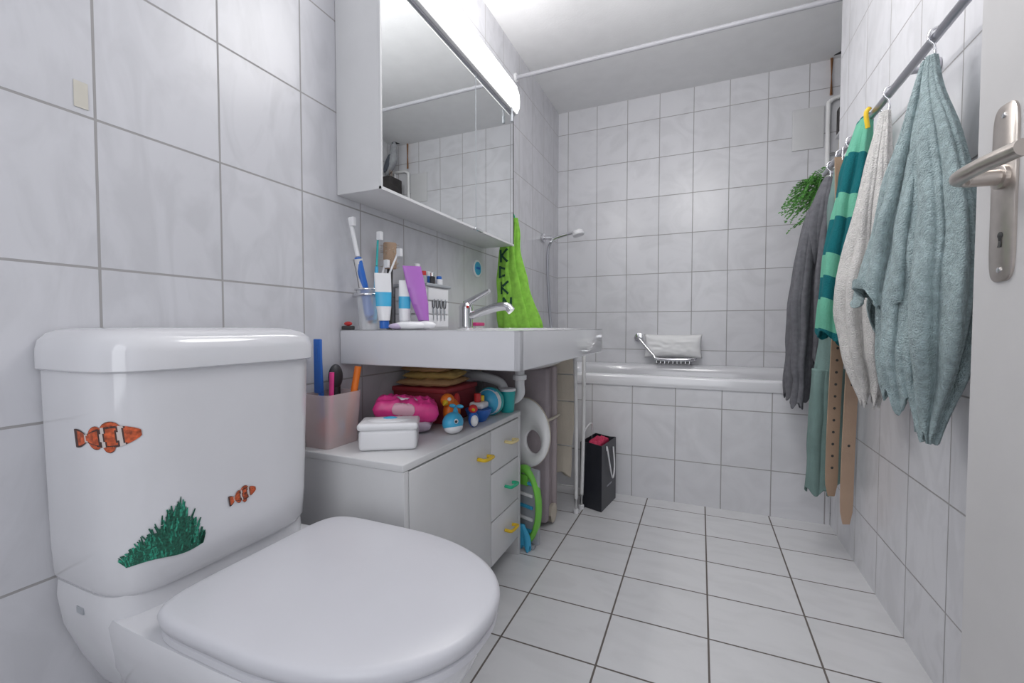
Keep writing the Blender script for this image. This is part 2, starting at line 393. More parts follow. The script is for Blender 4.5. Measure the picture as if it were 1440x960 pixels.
for k,z in ((1.05,ZT-.09),(1.0,ZT-.11),(.8,ZT-.13),(.5,ZT-.142),(.15,ZT-.146)):
    rings.append([Vector((cx_+rx_*k*math.cos(t*math.pi/24),cy_+ry_*k*math.sin(t*math.pi/24),z)) for t in range(48)])
loft('bowl_underside',rings,m_ceram,wb)
cyl('drain_tailpiece',(cx_,cy_,ZT-.146),(cx_,cy_,.61),.018,m_wp,wb)
tube('siphon_pipe',[(cx_,cy_,.62),(cx_,cy_,.58),(cx_-.03,cy_,.56),(cx_-.06,cy_,.58),(cx_-.08,cy_,.62),(cx_-.16,cy_,.64),(-.925,cy_,.64)],.018,m_wp,wb)
cyl('trap_nut',(cx_,cy_,.655),(cx_,cy_,.635),.026,m_wp,wb)
cyl('stop_valve',(-.925,1.38,.66),(-.88,1.38,.66),.014,m_chrome,wb)
fx,fy=-.825,1.47
rev('faucet_body',(fx,fy,ZT),(fx,fy,ZT+.10),[(0,.030),(.06,.030),(.10,.026),(.7,.026),(.85,.028),(1,.020)],m_chrome,wb)
tube('faucet_spout',[(fx,fy,ZT+.045),(fx+.06,fy+.005,ZT+.065),(fx+.12,fy+.01,ZT+.082),(fx+.165,fy+.01,ZT+.085),(fx+.185,fy+.01,ZT+.068)],.016,m_chrome,wb)
tube('faucet_lever',[(fx,fy,ZT+.095),(fx+.03,fy,ZT+.112),(fx+.10,fy,ZT+.145)],.008,m_chrome,wb,rs=(.016,.008))
ell('faucet_mark',(fx+.02,fy-.022,ZT+.085),.006,.004,.006,m_red,wb)

# ------------------------------------------------------------------ mirror cabinet
mc=empty('mirror_cabinet',(-.85,1.37,1.5))
a0,a1=.932,1.822; z0,z1=1.195,1.765; xf=-.777
box('carcass',-.929,xf-.006,a0,a1,z0,z1+.12,m_white,mc,.002)
box('mirror_door_near',xf-.0055,xf,a0+.004,1.462,z0+.006,z1,m_mirror,mc)
box('mirror_door_far',xf-.0055,xf,1.466,a1-.004,z0+.006,z1,m_mirror,mc)
box('door_gap',xf-.0060,xf+.0006,1.4615,1.4665,z0+.006,z1,m_grey,mc)
box('near_edge_trim',xf-.006,xf+.0015,a0,a0+.006,z0,z1,m_white,mc)
box('bottom_trim',xf-.006,xf+.002,a0,a1,z0-.001,z0+.007,m_white,mc)
box('door_pull',xf,xf+.012,1.44,1.50,z0-.004,z0+.004,m_chrome,mc,.001)
box('top_rail',xf-.006,xf+.004,a0,a1,z1,z1+.008,m_rail,mc)
box('edge_far',xf-.006,xf+.001,a1-.005,a1,z0,z1,m_dark,mc)
prof=[(-.925,.0),(-.772,.0),(-.757,.005),(-.748,.025),(-.748,.07),(-.758,.105),(-.778,.125),(-.925,.135)]
pp=catmull([Vector((x,0,z)) for x,z in prof],5)
loft('lamp_diffuser',[[Vector((p.x,y,z1+.013+p.z)) for p in pp] for y in (a0,a0+.003,a1-.003,a1)],m_lamp,mc)
box('lamp_base',-.9,-.762,a0-.001,a1+.003,z1+.008,z1+.0135,m_white,mc,.001)
tube('switch_cord',[(xf+.02,1.755,z1+.008),(xf+.02,1.758,z1-.02)],.004,m_grey,mc)
cyl('switch_pull',(xf+.02,1.758,z1-.02),(xf+.02,1.758,z1-.05),.006,m_grey,mc)

# ------------------------------------------------------------------ bathtub
tb=empty('bathtub',(0,2.6,.3))
X0,X1=-.929,.799; ty0,ty1=2.187,2.984; RZ=.596
def rr(x0,x1,y0,y1,r,z,n=12):
    out=[]
    for cx,cy,a in ((x1-r,y1-r,0),(x0+r,y1-r,90),(x0+r,y0+r,180),(x1-r,y0+r,270)):
        for i in range(n+1):
            t=math.radians(a+90*i/n); out.append(Vector((cx+r*math.cos(t),cy+r*math.sin(t),z)))
    return out
def tr(g,r,z): return rr(X0+g,X1-g,ty0+g,ty1-g,r,z)
rings=[tr(.0,.004,.545),tr(-.0,.004,.555),tr(0,.006,RZ-.012),tr(.004,.01,RZ-.003),tr(.012,.02,RZ),tr(.05,.05,RZ),tr(.075,.10,RZ-.002),tr(.088,.11,RZ-.012),tr(.096,.12,RZ-.05),tr(.12,.14,.35),tr(.15,.15,.24),tr(.20,.16,.19),tr(.28,.10,.18)]
loft('tub_shell',rings,m_ceram,tb,cap0=False,ang=1)
box('tub_front_tiles',XL+.001,XR-.001,ty0+.004,ty0+.06,.0,.548,m_tubf,tb)
cyl('drain',(-.5,2.6,.181),(-.5,2.6,.186),.025,m_chrome,tb)
gh=empty('soap_basket_grab_bar',(-.2,2.95,.68))
cyl('wall_rose',(-.372,2.983,.765),(-.372,2.968,.765),.028,m_chrome,gh)
tube('bar',[(-.372,2.97,.765),(-.365,2.92,.76),(-.33,2.905,.72),(-.27,2.88,.655),(-.24,2.87,.632),(-.06,2.87,.632),(-.04,2.90,.635),(-.04,2.975,.64)],.010,m_chrome,gh)
cyl('wall_rose_2',(-.04,2.983,.64),(-.04,2.968,.64),.024,m_chrome,gh)
for k in range(9): tube('wire_%d'%k,[(-.25+k*.024,2.87,.625),(-.25+k*.024,2.865,.604),(-.25+k*.024,2.975,.604)],.002,m_chrome,gh,smooth=False,n=6)
for y in (2.865,2.92,2.975): tube('wire_rim',[(-.255,y,.606),(-.05,y,.606)],.003,m_chrome,gh,smooth=False,n=8)
pl=empty('bath_pillow',(-.16,2.93,.69))
bm=bmesh.new(); bmesh.ops.create_grid(bm,x_segments=48,y_segments=24,size=1)
for v in bm.verts:
    u,w=v.co.x,v.co.y; k=max(0,(1-abs(u)**3.5)*(1-abs(w)**3.5))**.5
    pin=1-.07*(1-u*u)
    v.co=Vector((-.160+u*.172*(1-.05*(1-w*w)),2.935-.040*k-.006*noise.noise(Vector((u*4,w*4,1)))*k,.712+w*.074*pin))
f2=bmesh.ops.duplicate(bm,geom=bm.verts[:]+bm.edges[:]+bm.faces[:])
for v in [g_ for g_ in f2['geom'] if isinstance(g_,bmesh.types.BMVert)]:
    v.co.y=2.935+(2.935-v.co.y)*.9
bmesh.ops.remove_doubles(bm,verts=bm.verts,dist=.0003)
fin('cushion',bm,mat('pillow_vinyl',(.92,.92,.92),.5,var=.02),pl,ang=1.5)

cr=empty('shower_curtain_rail',(-.2,2.2,2.17))
cyl('rod',(XL+.001,2.20,2.165),(.799,2.20,2.165),.0105,mat('rail_painted',(.40,.40,.43),.35),cr)
cyl('flange',(XL+.0005,2.20,2.165),(XL+.012,2.20,2.165),.022,m_wp,cr)
hs=empty('hand_shower',(-.88,2.64,1.2))
cyl('wall_rose',(XL+.001,2.64,1.395),(XL+.018,2.64,1.395),.028,m_chrome,hs)
cyl('bracket',(XL+.015,2.64,1.395),(XL+.07,2.64,1.39),.013,m_chrome,hs)
tube('handle',[(-.875,2.645,1.36),(-.85,2.645,1.385),(-.78,2.65,1.405),(-.73,2.65,1.412)],.011,m_chrome,hs)
rev('spray_head',(-.705,2.652,1.432),(-.695,2.65,1.395),[(0,.014),(.3,.033),(.85,.037),(1,.034)],m_wp,hs)
tube('hose',[(-.875,2.645,1.36),(-.893,2.65,1.30),(-.895,2.66,1.1),(-.885,2.67,.9),(-.87,2.66,.78),(-.88,2.64,.73),(-.90,2.62,.76)],.009,m_rail,hs,k=14)
tube('mixer',[(XL+.01,2.54,.77),(-.88,2.54,.77),(-.88,2.70,.77),(XL+.01,2.70,.77)],.02,m_chrome,hs,smooth=False)
rs=empty('round_wall_gauge',(-.93,1.753,1.094))
cyl('rim',(XL+.0005,1.753,1.094),(XL+.008,1.753,1.094),.038,m_wp,rs); cyl('face',(XL+.006,1.753,1.094),(XL+.0095,1.753,1.094),.030,m_lblue,rs); box('needle',XL+.008,XL+.011,1.735,1.77,1.09,1.10,m_blue,rs)
box('adhesive_patch',XL+.0003,XL+.0015,.378,.396,1.186,1.228,mat('old_tape',(.64,.61,.54),.8))

# ------------------------------------------------------------------ things on the washbasin
tg=empty('toothbrush_holder',(-.86,.985,.93))
gx,gy=-.872,.99
rev('glass',(gx,gy,ZT+.001),(gx,gy,ZT+.115),[(0,.026),(.02,.028),(1,.034)],m_glass,tg)
tube('ring',[(gx+.037*math.cos(t*math.pi/8),gy+.037*math.sin(t*math.pi/8),ZT+.10) for t in range(17)],.004,m_chrome,tg)
tube('ring2',[(gx+.037*math.cos(t*math.pi/8),gy+.037*math.sin(t*math.pi/8),ZT+.115) for t in range(17)],.003,m_chrome,tg)
cyl('ring_arm',(XL+.001,gy,ZT+.10),(gx-.035,gy,ZT+.10),.006,m_chrome,tg)
def brush(n,p0,p1,m1,m2,r=.006):
    p0=Vector(p0);p1=Vector(p1);d=p1-p0
    tube(n+'_handle',[p0,p0+d*.35,p0+d*.62],r,m1,tg,rs=(r*1.2,r*.8)); tube(n+'_neck',[p0+d*.6,p0+d*.85,p1],r*.5,m2,tg)
    e=p1-d.normalized()*.012
    box(n+'_bristles',e.x-.001,e.x+.014,e.y-.006,e.y+.006,e.z-.011,e.z+.013,m_wp,tg,.001)
brush('electric_brush',(gx+.005,gy,ZT+.03),(gx-.015,gy-.055,1.13),m_blue,m_wp,.012)
tube('electric_brush_body',[(gx-.004,gy-.018,.94),(gx-.009,gy-.033,1.02)],.0135,m_wp,tg,smooth=False)
brush('brush_cyan',(gx+.01,gy+.01,ZT+.02),(gx+.01,gy+.03,1.105),m_lblue,m_teal)
brush('brush_red',(gx,gy,ZT+.02),(gx+.03,gy+.10,1.065),m_red,m_wp)
brush('brush_white',(gx,gy,ZT+.02),(gx+.0,gy+.075,1.03),m_pinkclear,m_wp)
def tubepaste(n,x,y,h,m,lean=(0,0),w=.022,capm=m_wp,band=None):
    e=empty(n,(x,y,ZT+.05)); bs=Vector((x,y,ZT+.005))
    d=Vector((lean[0],lean[1],1)).normalized()
    cyl('cap',bs,bs+d*.022,.013,capm,e)
    rings=[]
    for t in (0,.1,.3,.6,.9,1):
        cc=bs+d*(.022+t*h); ww=.015+(w-.015)*min(1,t*2.5); dd=.014*(1-t)+.0015
        ax=Vector((.75,.66,0)); ay=d.cross(ax).normalized()
        rings.append([cc+ax*ww*math.cos(k*math.pi/12)+ay*dd*math.sin(k*math.pi/12) for k in range(24)])
    loft('tube',rings[:3],m,e); loft('tube_band',rings[2:4],band or m,e); loft('tube_end',rings[3:],m,e)
tubepaste('toothpaste_tube',-.805,.975,.13,m_wp,(.0,-.04),.022,m_blue,m_lblue)
tubepaste('toothpaste_tube',-.780,1.03,.115,m_wp,(.03,.0),.017,m_wp,m_lblue)
tubepaste('hand_cream_tube',-.725,1.055,.160,m_purple,(-.20,-.08),.026,m_wp,m_purple)
cr2=empty('folded_washcloth',(-.70,.98,.83))
ell('cloth_roll',(-.725,.985,ZT+.013),.05,.020,.011,m_wp,cr2,rot=.4); ell('cloth_fold',(-.69,1.005,ZT+.014),.03,.016,.011,m_wp,cr2,rot=.2); ell('cloth_edge',(-.755,.965,ZT+.011),.022,.013,.008,mat('lilac',(.5,.42,.58),.6),cr2,rot=.6)
sp=empty('soap_tray',(-.9,.945,.83)); box('tray',-.925,-.885,.937,.949,ZT+.001,ZT+.012,m_dark,sp,.003); ell('soap',(-.905,.943,ZT+.018),.014,.006,.006,m_red,sp)
md=empty('mini_drawer_chest',(-.85,1.24,.88))
qx0,qx1,qy0,qy1=-.922,-.80,1.17,1.30
box('body',qx0,qx1,qy0,qy1,ZT+.001,ZT+.14,m_white,md,.002)
box('top',qx0-.0,qx1+.008,qy0-.008,qy1+.008,ZT+.14,ZT+.149,m_grey,md,.002)
for k in range(3):
    zz=ZT+.01+k*.043
    box('drawer_%d'%k,qx0+.006,qx1-.006,qy0-.005,qy0,zz,zz+.038,m_wp,md,.001)
    box('drawer_side_%d'%k,qx1,qx1+.005,qy0+.006,qy1-.006,zz,zz+.038,m_wp,md,.001)
for k in range(4):
    zb=ZT+.030; yy=qy0+.030+k*.022; xx=qx1+.008
    tube('hook_stem_%d'%k,[(xx,yy,zb),(xx,yy,zb+.05),(xx+.003,yy,zb+.07)],.0016,m_grey,md)
    tube('hook_bow_%d'%k,[(xx,yy-.008,zb+.065),(xx,yy-.006,zb+.045),(xx,yy,zb+.04),(xx,yy+.006,zb+.045),(xx,yy+.008,zb+.065)],.0014,m_black,md)
    ell('hook_knob_%d'%k,(xx,yy,zb+.03),.002,.004,.010,m_grey,md)
zt=ZT+.149
for k,(x,y,r,h,mm,cm) in enumerate(((-.88,1.19,.012,.05,m_wp,m_black),(-.855,1.19,.010,.055,m_tan,m_leather),(-.83,1.20,.011,.042,m_grey,m_red),(-.87,1.22,.014,.07,m_wp,m_wp),(-.84,1.24,.012,.045,m_blue,m_wp),(-.81,1.22,.009,.038,m_black,m_chrome),(-.81,1.26,.012,.03,m_wp,m_blue))):
    e=empty('cosmetic_bottle',(x,y,zt)); cyl('bottle',(x,y,zt+.0005),(x,y,zt+h*.65),r,mm,e,n=18); cyl('cap',(x,y,zt+h*.65),(x,y,zt+h),r*.75,cm,e,n=18)
rb=empty('round_hair_brush',(-.88,1.09,.9)); cyl('barrel',(-.885,1.10,1.01),(-.88,1.095,1.09),.020,m_leather,rb); cyl('grip',(-.89,1.10,ZT+.001),(-.885,1.10,1.01),.009,m_dark,rb)
for k in range(60):
    t=random.uniform(.05,.95); a=random.uniform(0,6.28); c=Vector((-.885,1.10,1.01)).lerp(Vector((-.88,1.095,1.09)),t); dd=Vector((math.cos(a),math.sin(a),0))
    tube('bristle',[c+dd*.018,c+dd*.029],.0009,m_beige,rb,smooth=False,n=4)
dp_=empty('pump_bottle',(-.86,1.13,.9)); cyl('bottle',(-.850,1.130,ZT+.001),(-.850,1.130,ZT+.09),.016,m_glass,dp_); cyl('neck',(-.850,1.130,ZT+.09),(-.850,1.130,ZT+.12),.006,m_wp,dp_); tube('spout',[(-.850,1.130,ZT+.118),(-.82,1.130,ZT+.116)],.004,m_wp,dp_,smooth=False)
nb=empty('nail_brush',(-.86,1.64,.83)); box('block',-.89,-.85,1.60,1.68,ZT+.014,ZT+.028,m_pink,nb,.004); box('bristles',-.885,-.855,1.605,1.675,ZT+.002,ZT+.014,m_wp,nb)

# lime towel by the mirror cabinet
gt=empty('lime_hand_towel',(-.79,1.9,1.1))
lt=drape('cloth',[(1.335,-.795,1.885,.012,.010),(1.28,-.805,1.89,.024,.020),(1.20,-.828,1.895,.046,.026),(1.08,-.822,1.90,.066,.03),(.95,-.800,1.90,.086,.032),(.84,-.778,1.90,.104,.032),(.74,-.775,1.90,.108,.03)],m_limetowel,gt,folds=8,amp=.16,seed=4)
tube('loop',[(-.80,1.86,1.36),(-.80,1.885,1.345),(-.80,1.885,1.325)],.003,m_green,gt)
cyl('hook',(-.80,1.822,1.36),(-.80,1.87,1.36),.005,m_chrome,gt)
def stroke(a,b,w):
    a=Vector(a);b=Vector(b);d=(b-a).normalized();n_=Vector((-d.y,d.x))*w; q=[]
    N=8
    for i in range(N):
        p,r=a.lerp(b,i/N),a.lerp(b,(i+1)/N); q.append(([tuple(p+n_),tuple(p-n_),tuple(r-n_),tuple(r+n_)],0))
    return q
Q=[]
for sx,sy,L_ in ((-.060,.085,'K'),(-.065,.010,'Z'),(-.055,-.065,'K'),(-.04,-.14,'N')):
    s=.058
    segs={'Z':[((0,0),(0,1)),((0,.9),(.6,.7)),((0,.1),(.6,.2))],'K':[((0,0),(0,1)),((0,.5),(.7,1)),((.1,.5),(.7,0))],'N':[((0,0),(0,1)),((0,1),(.7,0)),((.7,0),(.7,1))]}[L_]
    for a,b in segs: Q+=stroke((sx+(a[0]-.4)*s,sy+(a[1]-.5)*s),(sx+(b[0]-.4)*s,sy+(b[1]-.5)*s),.005)
decal('letters',Q,(-.785,1.80,1.08),(1,.0,0),(0,0,1),(0,1,0),lt,[mat('dark_green_print',(.01,.06,.03),.9)],gt,.003)

# ------------------------------------------------------------------ things on the cabinet
ZC=.5265
bn=empty('hairbrush_bin',(-.88,.88,.58))
def openbox(name,x0,x1,y0,y1,z0,z1,flare,m,parent,t=.003):
    rings=[rr(x0,x1,y0,y1,.012,z0,5),rr(x0-flare*0,x1+flare,y0-flare,y1+flare,.014,z1,5),rr(x0+t,x1+flare-t,y0-flare+t,y1+flare-t,.012,z1,5),rr(x0+t,x1-t,y0+t,y1-t,.01,z0+t,5)]
    return loft(name,rings,m,parent,cap0=True,cap1=True)
openbox('bin',-.925,-.842,.805,.912,ZC,ZC+.135,.008,m_pinkclear,bn)
def stick(n,p0,p1,r,m,hm=None,hr=None):
    tube(n,[p0,Vector(p0).lerp(Vector(p1),.5),p1],r,m,bn)
    if hm:
        q=Vector(p1); ell(n+'_head',q,hr*.6,hr,hr*1.5,hm,bn)
stick('comb_blue',(-.90,.845,ZC+.01),(-.90,.835,.78),.007,m_blue)
box('comb_head',-.915,-.890,.83,.838,.66,.80,m_blue,bn,.003)
stick('brush_black',(-.885,.87,ZC+.01),(-.885,.875,.70),.008,m_black,m_black,.022)
stick('brush_pink',(-.87,.84,ZC+.01),(-.862,.84,.715),.006,m_pink)
stick('brush_orange',(-.865,.890,ZC+.01),(-.845,.915,.725),.009,m_orange)
stick('brush_teal',(-.90,.90,ZC+.01),(-.905,.90,.70),.008,m_black,m_lblue,.015)
ell('hair_band',(-.885,.845,ZC+.04),.026,.026,.03,m_red,bn); ell('hair_band2',(-.885,.89,ZC+.03),.025,.02,.025,m_lblue,bn)
wt=empty('wet_wipes_box',(-.715,.90,.56)); an=.55
box('base',-.795,-.655,.850,.940,ZC,ZC+.052,m_wp,wt,.010,4,rot=an)
box('lid',-.798,-.652,.847,.943,ZC+.050,ZC+.068,m_wp,wt,.0075,4,rot=an)
ell('lid_dome',(-.725,.895,ZC+.066),.055,.032,.008,m_wp,wt,rot=an)
ell('button',(-.722,.893,ZC+.073),.018,.011,.004,m_lblue,wt,rot=an)
pk=empty('wet_wipes_pack',(-.79,1.04,.58))
def pillow(name,c,hx,hy,hz,rot,m,parent,tiltv=0,wr=.12):
    bm=bmesh.new(); bmesh.ops.create_grid(bm,x_segments=34,y_segments=24,size=1)
    f=bmesh.ops.duplicate(bm,geom=bm.verts[:]+bm.edges[:]+bm.faces[:]); dup=set(g for g in f['geom'] if isinstance(g,bmesh.types.BMVert))
    R=Matrix.Rotation(rot,3,'Z')@Matrix.Rotation(tiltv,3,'Y')
    for v in bm.verts:
        u,w=v.co.x,v.co.y; k=max(0,(1-abs(u)**6)*(1-abs(w)**4))**.5; k+=wr*noise.noise(Vector((u*4,w*4,c[0]*9)))*k+wr*.5*noise.noise(Vector((u*9,w*9,3)))*k
        v.co=R@Vector((u*hx,w*hy*(1-.1*abs(u)**4),(-hz if v in dup else hz)*k))+Vector(c)
    bmesh.ops.remove_doubles(bm,verts=bm.verts,dist=.0004)
    return fin(name,bm,m,parent,ang=1.2)
pillow('pack',(-.785,1.045,.592),.092,.055,.034,.62,m_pink,pk,.12,.35)
pillow('pack_under',(-.80,1.04,.548),.09,.05,.021,.5,mat('lilac_wrap',(.55,.45,.55),.4),pk)
pillow('label',(-.785,1.04,.622),.035,.022,.006,.62,m_wp,pk,.12)
box('flap',-.80,-.77,1.025,1.05,.626,.6295,m_pink,pk,.001,rot=.62)
pillow('pack_front_label',(-.765,1.004,.598),.032,.012,.018,.62,mat('pale_pink',(.80,.45,.55),.4),pk,.12)
rbx_=empty('red_storage_box',(-.82,1.25,.58))
box('box',-.925,-.725,1.16,1.36,ZC,.628,mat('dark_red_card',(.25,.02,.03),.6),rbx_,.004)
box('box_lid',-.927,-.720,1.155,1.365,.622,.638,mat('dark_red_lid',(.32,.03,.04),.6),rbx_,.004)
tt=empty('folded_tan_towel',(-.82,1.25,.66))
m_yt=mat('yellow_terry',(.60,.42,.14),.95,bump=.8,bscale=350)
pillow('fold_bottom',(-.825,1.25,.651),.095,.095,.0125,.1,m_tan,tt,0,.3); pillow('fold_top',(-.82,1.255,.673),.09,.08,.0125,.25,m_yt,tt,0,.4); pillow('fold_third',(-.835,1.24,.694),.078,.065,.0095,0,m_tan,tt,0,.4)
wh=empty('toy_whale',(-.655,1.09,.56)); wx,wy=-.650,1.080
ell('body',(wx,wy,ZC+.030),.028,.036,.030,m_lblue,wh); ell('belly',(wx+.004,wy-.004,ZC+.017),.025,.032,.017,m_wp,wh)
tube('tail',[(wx-.01,wy+.03,ZC+.04),(wx-.015,wy+.040,ZC+.065)],.008,m_lblue,wh,rs=(.012,.005)); ell('fluke_a',(wx-.025,wy+.040,ZC+.070),.012,.006,.006,m_lblue,wh); ell('fluke_b',(wx,wy+.040,ZC+.070),.012,.006,.006,m_lblue,wh)
for s in (-1,1): ell('eye',(wx+.020*s*.8+.008,wy-.022+(.0),ZC+.040),.006,.006,.007,m_wp,wh); ell('pupil',(wx+.020*s*.8+.010,wy-.026,ZC+.040),.0035,.004,.004,m_black,wh)
fi=empty('toy_fish',(-.70,1.15,.6)); ell('body',(-.705,1.165,ZC+.042),.024,.034,.042,m_orange,fi); ell('head',(-.705,1.14,ZC+.082),.020,.024,.020,m_orange,fi); ell('fin',(-.705,1.195,ZC+.07),.008,.018,.026,m_red,fi); ell('eye',(-.689,1.125,ZC+.088),.006,.006,.006,m_wp,fi); cyl('beak',(-.70,1.12,ZC+.078),(-.692,1.097,ZC+.074),.009,m_yellow,fi,r2=.002)
tc=empty('toy_boat',(-.66,1.28,.58))
hull=[]
for z,k in ((ZC,.55),(ZC+.02,.85),(ZC+.04,1)):
    hull.append([Vector((-.66+.042*k*math.cos(t),1.26+.055*k*math.sin(t)*(1 if math.sin(t)<0 else .8),z)) for t in [i*math.pi/16 for i in range(32)]])
loft('hull',hull,m_blue,tc); box('deck',-.685,-.635,1.235,1.285,ZC+.04,ZC+.062,m_wp,tc,.008); cyl('funnel',(-.66,1.25,ZC+.062),(-.66,1.25,ZC+.09),.011,m_red,tc); cyl('funnel_2',(-.66,1.275,ZC+.062),(-.66,1.275,ZC+.08),.011,m_yellow,tc)
pg=empty('toy_penguin',(-.64,1.17,.55)); ell('body',(-.632,1.17,ZC+.024),.016,.016,.024,m_blue,pg); ell('belly',(-.625,1.163,ZC+.021),.012,.012,.018,m_wp,pg); ell('head',(-.632,1.168,ZC+.056),.014,.014,.013,m_red,pg); cyl('beak',(-.625,1.157,ZC+.055),(-.619,1.147,ZC+.053),.005,m_yellow,pg,r2=.001)
bl=empty('toy_ball',(-.67,1.36,.57)); bc_=Vector((-.665,1.355,ZC+.048))
ell('ball',bc_,.046,.040,.048,m_lblue,bl); rev('stripe',bc_+Vector((0,-.020,0)),bc_+Vector((0,.020,0)),[(0,.0425),(.5,.0485),(1,.0425)],m_wp,bl); rev('stripe_teal',bc_+Vector((0,-.008,0)),bc_+Vector((0,.008,0)),[(0,.0482),(.5,.0492),(1,.0482)],m_teal,bl)
cu=empty('teal_cup',(-.64,1.43,.57)); rev('cup',(-.635,1.432,ZC),(-.635,1.432,ZC+.075),[(0,.022),(.05,.024),(.96,.029),(1,.029)],m_teal,cu); cyl('lid',(-.635,1.432,ZC+.075),(-.635,1.432,ZC+.085),.031,m_wp,cu)
jr=empty('purple_jar',(-.87,1.42,.57)); cyl('jar',(-.87,1.42,ZC),(-.87,1.42,ZC+.08),.032,m_purple,jr); cyl('lid',(-.87,1.42,ZC+.08),(-.87,1.42,ZC+.095),.034,m_wp,jr)

# ------------------------------------------------------------------ things beside the cabinet
ts=empty('toddler_toilet_seat',(-.57,1.60,.4))
def ringplate(name,c,ux,uz,ro,ri,w,m,parent,sq=1.25,dx=0,dz=0):
    c=Vector(c);ux=Vector(ux).normalized();uz=Vector(uz).normalized();nn=ux.cross(uz).normalized()
    bm=bmesh.new(); n=56; RR=[]
    for r,o,s in ((ro,-w,0),(ro*1.02,0,0),(ro,w,0),((ro+ri)/2,w*1.5,.5),(ri,w,1),(ri*.97,0,1),(ri,-w,1)):
        RR.append([bm.verts.new(c+ux*(math.cos(2*math.pi*i/n)*r+dx*s)+uz*(math.sin(2*math.pi*i/n)*r*sq+dz*s)+nn*o) for i in range(n)])
    for a in range(len(RR)):
        A,B=RR[a],RR[(a+1)%len(RR)]
        for i in range(n): bm.faces.new((A[i],A[(i+1)%n],B[(i+1)%n],B[i]))
    return fin(name,bm,m,parent,ang=2)
ringplate('seat',(-.635,1.60,.415),(.95,-.25,0),(-.05,.12,1),.115,.040,.010,m_bw,ts,1.15,dx=.045,dz=-.03)
ringplate('rim_trim',(-.635,1.608,.415),(.95,-.25,0),(-.05,.12,1),.117,.10,.006,m_beige,ts,1.15)
ss=empty('folding_step_stool',(-.6,1.55,.2))
ux_=Vector((.85,-.3,0)).normalized()
def slab(nm,half,z0,z1,m_,off,t=.008,bev=.004):
    c=Vector((-.603,1.532,0))+Vector((-.3,-.85,0)).normalized()*off
    box(nm,c.x-half,c.x+half,c.y-t,c.y+t,z0,z1,m_,ss,bev,rot=math.atan2(ux_.y,ux_.x))
slab('leg_panel',.066,.02,.30,m_grey,0)
ringplate('side_frame',(-.605,1.525,.160),(.85,-.3,0),(0,.0,1),.076,.063,.012,m_lime,ss,1.95)
for k in range(5): slab('tread_rib_%d'%k,.045,.06+k*.045,.072+k*.045,m_bw if k%2 else m_lblue,.012,.004,.002)
slab('lime_grip',.022,.235,.275,m_lime,.012,.005,.003)
box('foot',-.68,-.56,1.50,1.57,.0,.016,m_grey,ss,.004)
bc=empty('blue_cleaning_cloth',(-.6,1.49,.06)); drape('cloth',[(.10,-.600,1.485,.012,.006),(.06,-.598,1.485,.022,.008),(.012,-.596,1.485,.028,.010)],m_lblue,bc,folds=4,amp=.2,seed=9,nz=20,n=60)
fb=empty('folded_felt_playpen',(-.68,1.8,.4))
box('panel_1',-.88,-.575,1.73,1.77,.02,.665,m_brown,fb,.012); box('panel_2',-.88,-.565,1.775,1.815,.02,.665,mat('mauve_felt',(.44,.38,.39),.9,bump=.4),fb,.012)
box('panel_3',-.87,-.57,1.685,1.725,.02,.66,mat('mauve_felt_dark',(.38,.33,.35),.9,bump=.4),fb,.012)
tube('rolled_edge',[(-.88,1.75,.045),(-.56,1.75,.045)],.04,m_beige,fb,smooth=False,n=20)
tube('strap',[(-.57,1.67,.45),(-.562,1.73,.45),(-.56,1.82,.45)],.006,m_beige,fb)
ib=empty('folding_drying_rack',(-.55,1.88,.36))
m_wm=mat('white_enamel',(.78,.78,.78),.3)
tube('frame_front',[(-.50,1.885,.012),(-.50,1.88,.35),(-.503,1.87,.66),(-.51,1.87,.705),(-.54,1.87,.715),(-.86,1.87,.715),(-.89,1.87,.70),(-.895,1.87,.66),(-.895,1.885,.012)],.0085,m_wm,ib,k=6)
tube('frame_back',[(-.49,1.94,.012),(-.485,1.95,.35),(-.485,1.955,.66),(-.49,1.955,.70),(-.52,1.955,.712),(-.86,1.955,.712),(-.89,1.955,.66),(-.895,1.94,.012)],.0085,m_wm,ib,k=6)
for z in (.12,.30,.5,.62): tube('wire',[(-.50,1.884,z),(-.895,1.884,z)],.003,m_wm,ib,smooth=False,n=8)
drape('beige_cover',[(.725,-.69,1.915,.17,.028),(.55,-.69,1.915,.172,.026),(.3,-.69,1.915,.165,.022),(.16,-.69,1.915,.16,.02)],m_beige,ib,folds=7,amp=.03,seed=3,nz=30)
cyl('foot',(-.50,1.885,.0),(-.50,1.885,.02),.012,m_wp,ib); cyl('foot2',(-.49,1.94,.0),(-.49,1.94,.02),.012,m_wp,ib)
# gift bag
gb=empty('black_gift_bag',(-.43,2.05,.15))
c0=Vector((-.397,1.935,0)); e1=Vector((-.108,.038,0)); e2=Vector((.028,.196,0))
def bag(k,z,):
    ctr=c0+(e1+e2)/2; return [ctr+(q-ctr)*k+Vector((0,0,z)) for q in (c0,c0+e2,c0+e1+e2,c0+e1)]
bm=bmesh.new(); lo=[bm.verts.new(p) for p in bag(1,0.001)]; hi=[bm.verts.new(p) for p in bag(1.0,.30)]
for i in range(4): bm.faces.new((lo[i],lo[(i+1)%4],hi[(i+1)%4],hi[i]))
bm.faces.new(lo[::-1]); bmesh.ops.subdivide_edges(bm,edges=bm.edges[:],cuts=3,use_grid_fill=True)
ctr=c0+(e1+e2)/2
for v in bm.verts:
    q=v.co-ctr; s=q.dot(e2)/e2.length_squared; w=q.dot(e1)/e1.length_squared
    if abs(abs(s)-.5)<.03: v.co-=e2*math.copysign(.09,s)*(v.co.z/.3)*(1-abs(w)*2)
b_=fin('bag',bm,mat('black_card',(.022,.024,.032),.35,var=.1),gb,smooth=False); so=b_.modifiers.new('t','SOLIDIFY'); so.thickness=.0015
nrm=Vector((e2.y,-e2.x,0)).normalized()
